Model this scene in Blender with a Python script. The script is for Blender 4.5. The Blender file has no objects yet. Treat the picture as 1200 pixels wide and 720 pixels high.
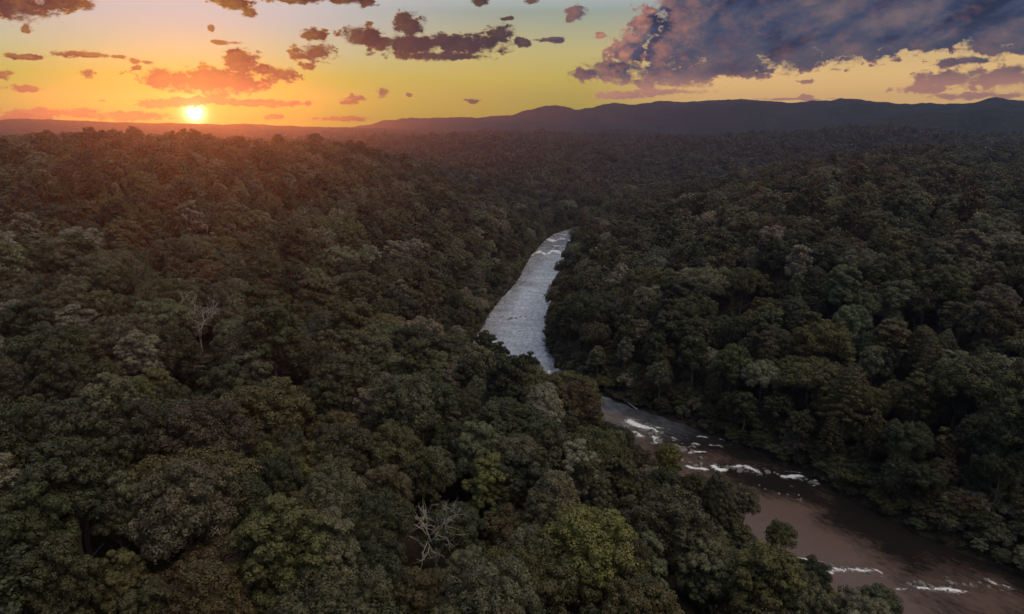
import bpy, bmesh, math, random
import numpy as np
from mathutils import Vector, Matrix
from mathutils.kdtree import KDTree

R = math.radians
scene = bpy.context.scene
col = scene.collection
rng = np.random.default_rng(11)

# ------------------------------------------------------------------ camera
CAM_Z = 108.0
FPX = 811.0                      # focal length in pixels of a 1200 px wide frame
PITCH = R(15.1)
cam_d = bpy.data.cameras.new('camera'); cam = bpy.data.objects.new('camera', cam_d); col.objects.link(cam)
cam.location = (0, 0, CAM_Z); cam.rotation_euler = (math.pi/2 - PITCH, 0, 0)
cam_d.sensor_width = 36.0; cam_d.lens = 36.0*FPX/1200.0
cam_d.clip_start = 0.5; cam_d.clip_end = 60000
scene.camera = cam
CP, SP = math.cos(PITCH), math.sin(PITCH)

def ray(px, py):                 # pixel of the 1200x720 frame -> world direction
    a, b = (px-600)/FPX, (360-py)/FPX
    d = np.array([a, CP + b*SP, -SP + b*CP]); return d/np.linalg.norm(d)
def proj(p):                     # world point(s) -> pixel
    p = np.atleast_2d(np.asarray(p, float)); x, y, z = p[:,0], p[:,1], p[:,2]-CAM_Z
    dep = y*CP - z*SP; up = y*SP + z*CP
    dep = np.where(np.abs(dep) < 1e-3, 1e-3, dep)
    return 600+FPX*x/dep, 360-FPX*up/dep, dep
def azel(px, py):
    d = ray(px, py); return math.degrees(math.atan2(d[0], d[1])), math.degrees(math.asin(d[2]))
def water_at(px, py):
    d = ray(px, py); t = -CAM_Z/d[2]; return d[0]*t, d[1]*t

# ------------------------------------------------------------------ render settings
scene.render.engine = 'CYCLES'
cy = scene.cycles
cy.use_denoising = True
cy.max_bounces = 5; cy.diffuse_bounces = 2; cy.glossy_bounces = 2; cy.transmission_bounces = 1
cy.transparent_max_bounces = 4; cy.volume_bounces = 0
cy.sample_clamp_indirect = 4.0
scene.view_settings.view_transform = 'Standard'; scene.view_settings.look = 'None'
scene.view_settings.gamma = 1.0; scene.view_settings.use_curve_mapping = False
scene.view_settings.exposure = 0.0

# ------------------------------------------------------------------ node helper
def lin(r, g, b):
    f = lambda c: (c/255/12.92) if c/255 <= .04045 else ((c/255+.055)/1.055)**2.4
    return (f(r), f(g), f(b), 1.0)
class NT:
    def __init__(s, tree): s.t = tree; s.n = tree.nodes; s.l = tree.links
    def new(s, typ, **kw):
        n = s.n.new(typ)
        for k, v in kw.items(): setattr(n, k, v)
        return n
    def put(s, sock, v):
        if v is None: return
        if isinstance(v, bpy.types.NodeSocket): s.l.new(v, sock)
        else: sock.default_value = v
    def m(s, op, a, b=None, c=None, clamp=False):
        n = s.new('ShaderNodeMath', operation=op, use_clamp=clamp)
        for i, v in enumerate((a, b, c)): s.put(n.inputs[i], v)
        return n.outputs[0]
    def vm(s, op, a, b=None, c=None, out=0):
        n = s.new('ShaderNodeVectorMath', operation=op)
        for i, v in enumerate((a, b, c)): s.put(n.inputs[i], v)
        if op == 'SCALE' and b is not None: pass
        return n.outputs[out]
    def scale(s, a, k):
        n = s.new('ShaderNodeVectorMath', operation='SCALE'); s.put(n.inputs[0], a); s.put(n.inputs['Scale'], k); return n.outputs[0]
    def mix(s, f, a, b, blend='MIX'):
        n = s.new('ShaderNodeMix', data_type='RGBA', blend_type=blend, clamp_factor=True)
        s.put(n.inputs['Factor'], f); s.put(n.inputs[6], a); s.put(n.inputs[7], b); return n.outputs[2]
    def ss(s, v, lo, hi, a=0.0, b=1.0):
        n = s.new('ShaderNodeMapRange', interpolation_type='SMOOTHSTEP')
        s.put(n.inputs[0], v); s.put(n.inputs[1], lo); s.put(n.inputs[2], hi); s.put(n.inputs[3], a); s.put(n.inputs[4], b); return n.outputs[0]
    def ramp(s, v, stops):
        n = s.new('ShaderNodeValToRGB'); e = n.color_ramp.elements
        while len(e) < len(stops): e.new(0.5)
        for k, (p, c) in enumerate(stops): e[k].position = p; e[k].color = c
        s.put(n.inputs[0], v); return n.outputs[0]
    def noise(s, vec, scale, detail=4, rough=.55, dist=0.0, dims='3D'):
        n = s.new('ShaderNodeTexNoise', noise_dimensions=dims); s.put(n.inputs['Vector'], vec)
        n.inputs['Scale'].default_value = scale; n.inputs['Detail'].default_value = detail
        n.inputs['Roughness'].default_value = rough; n.inputs['Distortion'].default_value = dist
        return n.outputs[0]
    def xyz(s, x, y, z):
        n = s.new('ShaderNodeCombineXYZ')
        for i, v in enumerate((x, y, z)): s.put(n.inputs[i], v)
        return n.outputs[0]

# ------------------------------------------------------------------ world: evening sky with clouds
SUN_AZ, SUN_EL = azel(228, 132)
LAMP_EL = 1.0
world = bpy.data.worlds.new('World'); scene.world = world; world.use_nodes = True
wt = NT(world.node_tree); world.node_tree.nodes.clear()

# clouds: centre and half size in the sky, written as frame pixels and turned into azimuth / elevation
CLOUDS = [
 (10,4,75,26),(75,2,48,17),(33,34,10,9),
 (95,64,42,5.5),(30,66,34,5),(140,67,12,3),
 (250,95,98,22),(285,74,30,20),(276,62,16,9),(185,92,34,16),(330,88,26,12),(310,82,22,12),(162,80,10,5),
 (368,62,34,15),(368,42,22,10),(362,76,14,6),
 (425,42,36,17),(480,52,80,17),(478,30,24,19),(545,52,70,16),(588,42,24,17),(615,51,14,7),(520,66,70,7),
 (60,133,85,9),(150,137,70,7),(190,122,40,9),(235,118,70,6),(300,121,85,6.5),(20,138,40,4),
 (105,86,14,8),(30,104,36,5.5),(5,88,14,8),(262,50,22,3.5),(246,32,6,5),(158,73,10,5),(172,73,10,4),
 (416,115,18,6),(447,109,10,7),(410,120,12,4),(555,118,14,3.5),(480,112,6,3),(400,139,40,5),(320,138,14,4),(122,119,7,2),
 (275,4,34,10),(292,16,14,8),(345,0,40,8),(405,0,26,7),(430,4,14,8),(562,3,16,6),(622,0,10,6),
 (676,14,15,13),(668,22,8,7),(650,47,15,5),(610,47,10,4),(594,22,12,3),(705,42,9,5),(640,47,24,3),
 # the great bank of cloud on the right
 (680,88,16,12),(720,84,44,24),(735,62,30,22),(755,30,20,24),(745,44,24,20),(765,14,12,6),(775,62,32,24),(790,88,80,20),
 (815,30,40,40),(800,62,60,30),(850,10,66,50),(850,70,70,28),(870,52,70,38),(900,30,90,48),(960,30,110,46),(860,78,70,18),(1000,44,100,40),(900,20,170,54),(1060,6,180,52),(1060,14,90,44),(1130,20,110,38),
 (1190,36,90,32),(930,66,70,24),(1010,60,70,14),(1080,52,60,14),(1180,58,70,10),
 (780,108,60,5),(730,112,40,6),(1110,92,50,14),(1170,92,60,20),(1080,104,40,9),(1230,90,60,26),(1130,72,50,8),(945,96,12,3),(945,114,14,4),
 (1150,112,80,6),(930,116,60,2),
 # cloud above and beside the frame
 (900,-70,260,70),(1180,-60,260,80),(1150,-200,420,110),(1330,40,120,60),(-60,-40,120,40),(200,-60,120,24),(430,-90,160,30),(-140,60,90,20),
]
grp = bpy.data.node_groups.new('CloudShape', 'ShaderNodeTree')
grp.interface.new_socket('P', in_out='INPUT', socket_type='NodeSocketVector')
grp.interface.new_socket('Detail', in_out='INPUT', socket_type='NodeSocketFloat')
grp.interface.new_socket('Puff', in_out='INPUT', socket_type='NodeSocketFloat')
grp.interface.new_socket('D', in_out='OUTPUT', socket_type='NodeSocketFloat')
g = NT(grp); gi = g.new('NodeGroupInput'); go = g.new('NodeGroupOutput')
P0 = gi.outputs[0]
wn = g.new('ShaderNodeTexNoise'); g.put(wn.inputs['Vector'], P0); wn.inputs['Scale'].default_value = 1.1; wn.inputs['Detail'].default_value = 4
warp = g.vm('MULTIPLY_ADD', wn.outputs['Color'], (1.1, .36, 0), (-.55, -.18, 0))
Pw = g.vm('ADD', P0, warp)
F = None
for (cx, cyy, a, b) in CLOUDS:
    u0, v0 = azel(cx, cyy)
    ua, _ = azel(cx+2, cyy); _, vb = azel(cx, cyy-2)
    au, bv = a*abs(ua-u0)/2, b*abs(vb-v0)/2
    q = g.vm('MULTIPLY_ADD', Pw, (1/au, 1/bv, 0), (-u0/au, -v0/bv, 0))
    ln = g.vm('LENGTH', q, out=1)
    F = ln if F is None else g.m('SMOOTH_MIN', F, ln, .22)
Q = g.vm('MULTIPLY', P0, (1, 1.7, 1))
n1 = g.noise(Q, .8, 8, .60, .3)
g.l.new(gi.outputs[1], n1.node.inputs['Detail'])
vor = g.new('ShaderNodeTexVoronoi', feature='SMOOTH_F1'); g.put(vor.inputs['Vector'], g.vm('ADD', Q, g.scale(wn.outputs['Color'], .5)))
vor.inputs['Scale'].default_value = 1.1; vor.inputs['Detail'].default_value = 3; vor.inputs['Roughness'].default_value = .6; vor.inputs['Smoothness'].default_value = .5
D = g.m('SUBTRACT', 1.20, F)
D = g.m('MULTIPLY_ADD', g.m('SUBTRACT', n1, .5), 1.15, D)
D = g.m('MULTIPLY_ADD', g.m('SUBTRACT', .42, vor.outputs['Distance']), gi.outputs[2], D)
n3 = g.noise(Q, 2.6, 5, .65, .6)
D = g.m('MULTIPLY_ADD', g.m('SUBTRACT', n3, .5), .75, D)
ps = g.new('ShaderNodeSeparateXYZ'); g.l.new(P0, ps.inputs[0])
D = g.m('MULTIPLY_ADD', g.m('MULTIPLY', g.ss(ps.outputs[0], 9, 14), g.ss(ps.outputs[1], 4.2, 5.8)), .55, D)
g.l.new(D, go.inputs[0])

tc = wt.new('ShaderNodeTexCoord'); dirv = tc.outputs['Generated']
sp = wt.new('ShaderNodeSeparateXYZ'); wt.l.new(dirv, sp.inputs[0])
U = wt.m('MULTIPLY', wt.m('ARCTAN2', sp.outputs[0], sp.outputs[1]), 180/math.pi)
V = wt.m('MULTIPLY', wt.m('ARCSINE', sp.outputs[2]), 180/math.pi)
Pos = wt.xyz(U, V, 0.0)
def cloud(p, det, puff):
    n = wt.new('ShaderNodeGroup'); n.node_tree = grp; wt.put(n.inputs[0], p); n.inputs[1].default_value = det; n.inputs[2].default_value = puff; return n.outputs[0]
D0 = cloud(Pos, 9.0, .5); Ds = cloud(Pos, 3.0, .22)
to_sun = wt.vm('NORMALIZE', wt.vm('SUBTRACT', (SUN_AZ, SUN_EL+6.0, 0), Pos))
D1 = cloud(wt.vm('ADD', Pos, wt.scale(to_sun, 1.0)), 2.0, .22)
# clear sky colours by elevation for three directions
vv = wt.m('DIVIDE', V, 40.0, clamp=True)
def st(deg): return max(0.0, min(1.0, deg/40))
HI = [(st(12), (.46,.53,.66,1)), (st(20), (.40,.47,.60,1)), (1, (.22,.28,.38,1))]
sky_l = wt.ramp(vv, [(0, lin(60,150,5)), (st(1.2), lin(84,166,14)), (st(3.2), lin(128,172,70)), (st(4.8), lin(142,178,140)), (st(7), lin(150,176,182))] + HI)
sky_m = wt.ramp(vv, [(0, lin(178,160,40)), (st(1.2), lin(180,168,44)), (st(3.2), lin(192,178,76)), (st(5.2), lin(186,178,118)), (st(8), lin(140,158,150)), (st(11), (.56,.63,.76,1))] + HI)
sky_r = wt.ramp(vv, [(0, lin(246,178,104)), (st(1.2), lin(246,196,116)), (st(3.2), lin(238,196,126)), (st(5.2), lin(206,178,132)), (st(8), lin(150,160,155))] + HI)
clear = wt.mix(wt.ss(U, -18, 0), sky_l, sky_m)
clear = wt.mix(wt.ss(U, 4, 16), clear, sky_r)
# Nishita dome (same sun) gives the high sky its fall-off
nis = wt.new('ShaderNodeTexSky', sky_type='NISHITA'); nis.sun_disc = False
nis.sun_elevation = R(LAMP_EL); nis.sun_rotation = R(SUN_AZ); nis.air_density = 1.2; nis.dust_density = 2.0
NIS_K = 0.025
nisc = wt.scale(nis.outputs[0], NIS_K)
clear = wt.vm('ADD', clear, nisc)
top_fill = wt.vm('SCALE', (1.0, .875, .67)); zd = Vector((.50, -.22, .84)).normalized()
wt.put(top_fill.node.inputs['Scale'], wt.ss(wt.vm('DOT_PRODUCT', dirv, tuple(zd), out=1), math.cos(R(40)), math.cos(R(14)), 0, 2.65))
back = wt.m('MAXIMUM', wt.ss(U, 60, 130), wt.ss(U, -130, -70, 1, 0))
clear = wt.mix(back, clear, wt.mix(wt.ss(V, 0, 30), lin(120,112,128), (.30,.36,.46,1)))
# cloud colours
kr = wt.ss(U, -2, 9)
dark = wt.mix(wt.ss(U, -14, -4), lin(26,20,20), lin(36,36,44))
ca, sa = math.cos(R(17)), math.sin(R(17))
Prot = wt.xyz(wt.vm('DOT_PRODUCT', Pos, (ca*.75, sa*.75, 0), out=1), wt.vm('DOT_PRODUCT', Pos, (-sa*1.5, ca*1.5, 0), out=1), 0.0)
n2 = wt.noise(Prot, .30, 5, .55, .4)
rightdark = wt.ramp(n2, [(.36, lin(36,46,70)), (.47, lin(58,70,96)), (.57, lin(82,84,100)), (.68, lin(116,102,106))])
rightdark = wt.mix(wt.ss(V, 3.5, 6.5, .35, 0), rightdark, lin(92,78,82))
dark = wt.mix(kr, dark, rightdark)
bright = wt.mix(wt.ss(U, -20, -6), lin(190,150,44), lin(130,98,52))
bright = wt.mix(kr, bright, lin(226,150,112))
lit = wt.m('MULTIPLY_ADD', wt.m('SUBTRACT', Ds, D1), .8, .06, clamp=True)
lit = wt.m('MULTIPLY', lit, wt.ss(U, 8, 17, .9, .22))
lit = wt.m('MULTIPLY', lit, wt.ss(U, 4.5, 8, .35, 1.0))
thin = wt.ss(D0, .05, .34, 1, 0)
lowpink = wt.m('MULTIPLY', wt.ss(V, 2.0, 3.8, 1, 0), kr)
ccol = wt.mix(lit, dark, bright)
ccol = wt.mix(wt.m('MULTIPLY', thin, wt.ss(U, -4, 6, .6, .34)), ccol, bright)
ccol = wt.mix(wt.m('MULTIPLY', lowpink, .7), ccol, lin(214,150,120))
# glow of the low sun on cloud and sky around it
sd = ray(228, 132); ang = wt.m('MULTIPLY', wt.m('ARCCOSINE', wt.vm('DOT_PRODUCT', dirv, tuple(sd), out=1)), 180/math.pi)
alpha = wt.ss(D0, -.05, wt.ss(wt.noise(Pos, .7, 3, .5), .36, .64, .12, .62))
skycol = wt.vm('ADD', wt.mix(alpha, clear, ccol), top_fill)      # added patch of light high out of frame, for the tree tops
disc = wt.m('MULTIPLY', wt.m('MULTIPLY', wt.m('POWER', 2.718, wt.m('MULTIPLY', ang, -1/.26)), 14.0), wt.m('MULTIPLY_ADD', alpha, -.85, 1.0))
halo = wt.m('MULTIPLY', wt.m('POWER', 2.718, wt.m('MULTIPLY', ang, -1/1.0)), .7)
glow = wt.vm('ADD', wt.scale(wt.xyz(1.0, .86, .55), disc), wt.scale(wt.xyz(1.0, .62, .10), halo))
skycol = wt.vm('ADD', skycol, glow)
skycol = wt.mix(wt.ss(V, -1.5, -.2, 1, 0), skycol, lin(40,38,44))
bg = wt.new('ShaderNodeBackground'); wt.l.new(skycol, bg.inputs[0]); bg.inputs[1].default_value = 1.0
wo = wt.new('ShaderNodeOutputWorld'); wt.l.new(bg.outputs[0], wo.inputs[0])
world.cycles.sampling_method = 'MANUAL'; world.cycles.sample_map_resolution = 1024

# ------------------------------------------------------------------ sun lamp
sl = bpy.data.lights.new('sun', 'SUN'); sl.energy = 2.95; sl.angle = R(0.5); sl.color = (1.0, .15, .012)
so = bpy.data.objects.new('sun', sl); col.objects.link(so)
sdir = Vector((math.sin(R(SUN_AZ))*math.cos(R(LAMP_EL)), math.cos(R(SUN_AZ))*math.cos(R(LAMP_EL)), math.sin(R(LAMP_EL))))
so.rotation_euler = sdir.to_track_quat('Z', 'Y').to_euler(); so.location = (0, 0, 300)

# ------------------------------------------------------------------ tags
def tag(o, label=None, cat=None, group=None, kind=None):
    if label: o['label'] = label
    if cat: o['category'] = cat
    if group: o['group'] = group
    if kind: o['kind'] = kind
    return o
def mesh_obj(name, v, f, mats, parent=None, smooth=False, mi=None):
    me = bpy.data.meshes.new(name); me.from_pydata(v, [], f)
    for m in (mats if isinstance(mats, (list, tuple)) else [mats]): me.materials.append(m)
    if mi is not None: me.polygons.foreach_set('material_index', np.asarray(mi, np.int32))
    if smooth: me.polygons.foreach_set('use_smooth', np.ones(len(me.polygons), bool))
    me.update()
    o = bpy.data.objects.new(name, me)
    if parent is not False: col.objects.link(o)
    if parent: o.parent = parent
    return o

# ------------------------------------------------------------------ noise (numpy)
def _hash(ix, iy, s):
    h = (ix.astype(np.int64)*374761393 + iy.astype(np.int64)*668265263 + s*1442695041) & 0xFFFFFFFF
    h = ((h ^ (h >> 13))*1274126177) & 0xFFFFFFFF
    return ((h ^ (h >> 16)) & 0xFFFF)/65535.0
def vnoise(x, y, s=0):
    ix, iy = np.floor(x), np.floor(y); fx, fy = x-ix, y-iy
    fx, fy = fx*fx*(3-2*fx), fy*fy*(3-2*fy)
    a, b, c, d = _hash(ix,iy,s), _hash(ix+1,iy,s), _hash(ix,iy+1,s), _hash(ix+1,iy+1,s)
    return (a*(1-fx)+b*fx)*(1-fy) + (c*(1-fx)+d*fx)*fy
def fbm(x, y, s=0, o=4):
    r, a, t = 0, 1, 0
    for k in range(o):
        r = r + a*(vnoise(x*2**k+17.3*k, y*2**k-9.1*k, s+k)-.5)*2; t += a; a *= .5
    return r/t

# ------------------------------------------------------------------ river course and terrain height
CTRL = [(1150,860,18),(900,985,18),(660,1060,18),(430,1060,18),(255,900,17),(160,800,16),(92,728,14),(52,668,12),(31,561,15.5),(19,468,16),(9,410,18),(1,355,18),(-1,325,19),(3,292,19),(14,262,19),(32,239,19.5),
        (48,222,20),(60,206,21),(72,189,22.5),(82,170,23),(92,152,23),(104,136,23.5),(127,110,25),(165,75,25),(230,20,26),(320,-60,26),(450,-160,26),(700,-320,26)]
def catmull(P, step=2.0):
    P = np.array(P, float); out = []
    for i in range(len(P)-1):
        p0, p1, p2, p3 = P[max(i-1,0)], P[i], P[i+1], P[min(i+2,len(P)-1)]
        n = max(2, int(np.linalg.norm((p2-p1)[:2])/step))
        t = np.linspace(0, 1, n, endpoint=False)[:,None]
        out.append(.5*((2*p1)+(-p0+p2)*t+(2*p0-5*p1+4*p2-p3)*t*t+(-p0+3*p1-3*p2+p3)*t**3))
    return np.vstack(out)
RIV = catmull(CTRL)
RT = np.gradient(RIV[:,:2], axis=0); RT /= np.linalg.norm(RT, axis=1)[:,None]
def river_dist(x, y):
    """distance outside the water's edge (negative in the river) and side (+1 = east bank, the far slope)"""
    x = np.asarray(x, float).ravel(); y = np.asarray(y, float).ravel()
    d = np.full(x.shape, 1e9); idx = np.zeros(x.shape, int)
    for a in range(0, len(x), 20000):
        xx, yy = x[a:a+20000,None], y[a:a+20000,None]
        q = (xx-RIV[None,::2,0])**2 + (yy-RIV[None,::2,1])**2
        k = q.argmin(1); idx[a:a+20000] = k*2; d[a:a+20000] = np.sqrt(q[np.arange(len(k)),k])
    tx, ty = RT[idx,0], RT[idx,1]
    side = np.sign(tx*(y-RIV[idx,1]) - ty*(x-RIV[idx,0]))   # flow runs towards the camera: left of flow = east
    return d - RIV[idx,2], side, idx
def gauss(x, y, cx, cy_, sx, sy, rot=0):
    c, s = math.cos(rot), math.sin(rot); dx, dy = x-cx, y-cy_
    return np.exp(-((dx*c+dy*s)/sx)**2 - ((-dx*s+dy*c)/sy)**2)
def height(x, y, rd=None):
    x = np.asarray(x, float).ravel(); y = np.asarray(y, float).ravel()
    d, side, _ = rd if rd is not None else river_dist(x, y)
    r = np.hypot(x, y)
    P = 50 + 52*fbm(x/470, y/470, 3, 3) + 26*fbm(x/185, y/185, 9, 3)
    P = P + 22*gauss(x, y, 360, 470, 150, 260) + 14*gauss(x, y, -330, 500, 160, 200) - 26*gauss(x, y, -230, 1180, 130, 200, .3) + 10*gauss(x, y, -120, 560, 110, 220)
    P = P  - 14*gauss(x, y, 260, 800, 60, 260, -.5)
    cap = 82 - .013*r; P = np.where(P > cap-10, cap-10+10*np.tanh((P-cap+10)/10), P)
    w = np.clip((r-900)/1100, 0, 1); w = w*w*(3-2*w); P = P*(1-w) + (cap-11+44*fbm(x/420, y/420, 5, 3))*w
    P = P + 30*gauss(x, y, 930, 1500, 640, 300, -.45)
    P = P - 56*gauss(x, y, 132, 890, 115, 330, -.33) + 14*gauss(x, y, -90, 960, 130, 240) + 10*gauss(x, y, 420, 900, 140, 260)
    P = np.maximum(P, 6)
    L = np.where(side > 0, 112.0, 150.0 - 40*np.clip((y-300)/120, 0, 1) + 110*gauss(x, y, 85, 115, 70, 70))
    dd = np.maximum(d, 0)
    rise = 1-np.exp(-dd/L)
    near = np.where(side < 0, -6*gauss(x, y, 30, 190, 90, 90) + 8*gauss(x, y, -60, 60, 120, 80) - 10*gauss(x, y, 80, 110, 60, 60), 0)
    h = .9*np.clip(dd/2.0, 0, 1) + (P+near)*rise
    h = h + 2.0*fbm(x/40, y/40, 21, 2)*np.clip(dd/20, 0, 1)
    h = np.where(d < 0, -.15 - np.minimum(-d*.25, 1.4), h)
    return h
def on_canopy(px, py, th):
    """point on the terrain whose tree top (th above ground) is seen at this pixel"""
    d = ray(px, py); t = np.linspace(40, 3500, 7000)
    p = np.array([0,0,CAM_Z])[None] + t[:,None]*d[None]
    hh = height(p[:,0], p[:,1])
    k = np.argmax(p[:,2] <= hh+th)
    return p[k,0], p[k,1], hh[k], t[k]

# ------------------------------------------------------------------ materials
def new_mat(name):
    m = bpy.data.materials.new(name); m.use_nodes = True; m.node_tree.nodes.clear(); return m, NT(m.node_tree)
def leaf_mat(name, src):
    m, n = new_mat(name)
    if src == 'object': tint = n.new('ShaderNodeObjectInfo').outputs['Color']
    else:
        a = n.new('ShaderNodeAttribute', attribute_type='INSTANCER', attribute_name='tint'); tint = a.outputs['Color']
    lv = n.new('ShaderNodeAttribute', attribute_name='leafvar').outputs['Fac']
    tcn = n.new('ShaderNodeTexCoord')
    nz = n.noise(tcn.outputs['Object'], .45, 3, .6)
    k = n.m('MULTIPLY_ADD', lv, .42, .78)
    k = n.m('MULTIPLY', k, n.ss(nz, .25, .75, .72, 1.28))
    c = n.scale(tint, k)
    c = n.mix(n.ss(lv, .75, 1.0, 0, .35), c, n.vm('MULTIPLY', c, (1.35, 1.12, .72)))
    d = n.new('ShaderNodeBsdfPrincipled'); n.put(d.inputs['Base Color'], c); d.inputs['Roughness'].default_value = .62
    d.inputs['Specular IOR Level'].default_value = .28
    t = n.new('ShaderNodeBsdfTranslucent'); n.put(t.inputs[0], n.vm('MULTIPLY', c, (1.1, 1.15, .6)))
    mx = n.new('ShaderNodeMixShader'); mx.inputs[0].default_value = .10
    n.l.new(d.outputs[0], mx.inputs[1]); n.l.new(t.outputs[0], mx.inputs[2])
    o = n.new('ShaderNodeOutputMaterial'); n.l.new(mx.outputs[0], o.inputs[0]); return m
def bark_mat(name, c0, c1, sc=2.0):
    m, n = new_mat(name); tcn = n.new('ShaderNodeTexCoord')
    nz = n.noise(n.vm('MULTIPLY', tcn.outputs['Object'], (6, 6, 1)), sc, 5, .65)
    b = n.new('ShaderNodeBsdfPrincipled'); n.put(b.inputs['Base Color'], n.mix(n.ss(nz, .3, .7), c0, c1)); b.inputs['Roughness'].default_value = .85
    bm_ = n.new('ShaderNodeBump'); bm_.inputs['Strength'].default_value = .6; n.put(bm_.inputs['Height'], nz); n.l.new(bm_.outputs[0], b.inputs['Normal'])
    o = n.new('ShaderNodeOutputMaterial'); n.l.new(b.outputs[0], o.inputs[0]); return m
M_LEAF = leaf_mat('leaves', 'object'); M_LEAF_F = leaf_mat('forest leaves', 'instancer')
M_BARK = bark_mat('bark', (.05,.04,.032,1), (.12,.1,.08,1))
M_DEAD = bark_mat('dead wood', (.15,.125,.10,1), (.38,.33,.28,1))
M_ROCK = bark_mat('river rock', (.06,.052,.048,1), (.2,.18,.165,1), .5)

def ground_mat():
    m, n = new_mat('forest floor'); tcn = n.new('ShaderNodeTexCoord'); p = tcn.outputs['Object']
    a = n.noise(p, .35, 5, .6); b = n.noise(p, .012, 4, .6); c = n.noise(p, .09, 6, .7)
    floor = n.mix(n.ss(a, .3, .7), (.022,.017,.011,1), (.05,.038,.026,1))
    wood = n.mix(n.ss(c, .32, .68), (.014,.018,.009,1), (.055,.052,.026,1))
    wood = n.mix(n.ss(b, .35, .65, 0, .5), wood, (.05,.036,.022,1))
    far = n.ss(n.vm('LENGTH', p, out=1), 1700, 2900)
    b_ = n.new('ShaderNodeBsdfPrincipled'); n.put(b_.inputs['Base Color'], n.mix(far, floor, wood)); b_.inputs['Roughness'].default_value = .95
    b_.inputs['Specular IOR Level'].default_value = .1
    bu = n.new('ShaderNodeBump'); bu.inputs['Strength'].default_value = 1.0; bu.inputs['Distance'].default_value = 6.0; n.put(bu.inputs['Height'], c); n.l.new(bu.outputs[0], b_.inputs['Normal'])
    o = n.new('ShaderNodeOutputMaterial'); n.l.new(b_.outputs[0], o.inputs[0]); return m
M_GROUND = ground_mat()

# ------------------------------------------------------------------ ground: one polar sheet out to the haze's far side
GR = 3300.0
NA = 900
rr = np.concatenate([[0.0], 6*(GR/6)**np.linspace(0, 1, 330)])
th = np.concatenate([np.linspace(-R(62), R(62), 700, endpoint=False), np.linspace(R(62), 2*math.pi-R(62), 200, endpoint=False)])
gx = (rr[:,None]*np.sin(th)[None]).ravel(); gy = (rr[:,None]*np.cos(th)[None]).ravel()
gz = height(gx, gy)
gv = np.column_stack([gx, gy, gz])
i, j = np.meshgrid(np.arange(len(rr)-1), np.arange(NA), indexing='ij'); j2 = (j+1) % NA
gf = np.stack([i*NA+j, (i+1)*NA+j, (i+1)*NA+j2, i*NA+j2], -1).reshape(-1, 4)
gf = gf[:, ::-1]
ground = mesh_obj('ground', gv, gf.tolist(), M_GROUND, smooth=True)
tag(ground, 'wooded ground falling from both sides to the river', 'ground', kind='structure')

# ------------------------------------------------------------------ far hills and mountains (real ridges with depth)
def hill_mat(name, c0, c1):
    m, n = new_mat(name); p = n.new('ShaderNodeTexCoord').outputs['Object']
    a = n.noise(p, .012, 8, .7); b = n.noise(p, .0015, 4, .6)
    b_ = n.new('ShaderNodeBsdfPrincipled'); n.put(b_.inputs['Base Color'], n.mix(n.ss(n.m('ADD', n.m('MULTIPLY', a, .7), n.m('MULTIPLY', b, .3)), .35, .65), c0, c1)); b_.inputs['Roughness'].default_value = .95
    b_.inputs['Specular IOR Level'].default_value = .1
    bu = n.new('ShaderNodeBump'); bu.inputs['Distance'].default_value = 25.0; n.put(bu.inputs['Height'], a); n.l.new(bu.outputs[0], b_.inputs['Normal'])
    o = n.new('ShaderNodeOutputMaterial'); n.l.new(b_.outputs[0], o.inputs[0]); return m
M_HILL = hill_mat('mountain woods', (.009,.014,.011,1), (.026,.028,.020,1))
def ridge(name, profile, dist, depth, label, seed, jag):
    az = np.array([azel(x, y)[0] for x, y in profile]); el = np.array([azel(x, y)[1] for x, y in profile])
    n = 420; A = np.linspace(az[0], az[-1], n); E = np.interp(A, az, el)
    top = CAM_Z + np.tan(np.radians(E))*dist
    top = top + jag*fbm(A*1.1, A*0+3.3, seed, 5) + jag*.35*fbm(A*5.0, A*0+7.7, seed+9, 3)
    k = 46; t = np.linspace(-1, 1.3, k)
    AA, TT = np.meshgrid(np.radians(A), t, indexing='ij')
    rad = dist + TT*depth
    spur = fbm(AA*dist/depth*2.0, TT*1.3+seed, seed+4, 5)
    prof = np.exp(-(np.abs(TT)/.52)**1.55)
    z = 40 + (top[:,None]-40)*np.clip(prof + .2*spur*np.abs(TT)*prof**.4, 0, 1.0)
    z = np.minimum(z, CAM_Z+(top[:,None]-CAM_Z)*rad/dist) if False else z
    v = np.column_stack([(rad*np.sin(AA)).ravel(), (rad*np.cos(AA)).ravel(), z.ravel()])
    ii, jj = np.meshgrid(np.arange(n-1), np.arange(k-1), indexing='ij')
    f = np.stack([ii*k+jj, (ii+1)*k+jj, (ii+1)*k+jj+1, ii*k+jj+1], -1).reshape(-1, 4)
    o = mesh_obj(name, v, f.tolist(), M_HILL, smooth=True)
    tag(o, label, 'mountain' if 'mountain' in name else 'hill', kind='structure'); return o
ridge('mountains', [(150,156),(390,151),(430,147),(450,141),(480,138),(520,137),(560,138),(600,134),(625,127),(640,123),(655,123),(672,128),(700,124),(720,120),(742,123),(770,118),(800,119),(830,117),(868,115),(900,119),(930,121),(960,118),(1000,115),(1030,119),(1060,121),(1095,121),(1130,121),(1170,114),(1205,117),(1300,121),(1420,126)],
      2950, 480, 'long blue mountain range along the skyline', 31, 7)
ridge('hill', [(960,146),(1010,140),(1060,133),(1110,129),(1160,127),(1200,127),(1300,129),(1420,136)], 2150, 330, 'dark blue wooded hill below the mountains on the skyline', 47, 3)
ridge('hill', [(-260,146),(-80,143),(0,140),(35,139),(60,140),(100,142),(160,143.5),(228,145),(262,146),(290,144.5),(320,147),(380,149),(440,150),(520,154)], 2200, 420, 'low wooded ridge under the setting sun', 58, 2)

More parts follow.
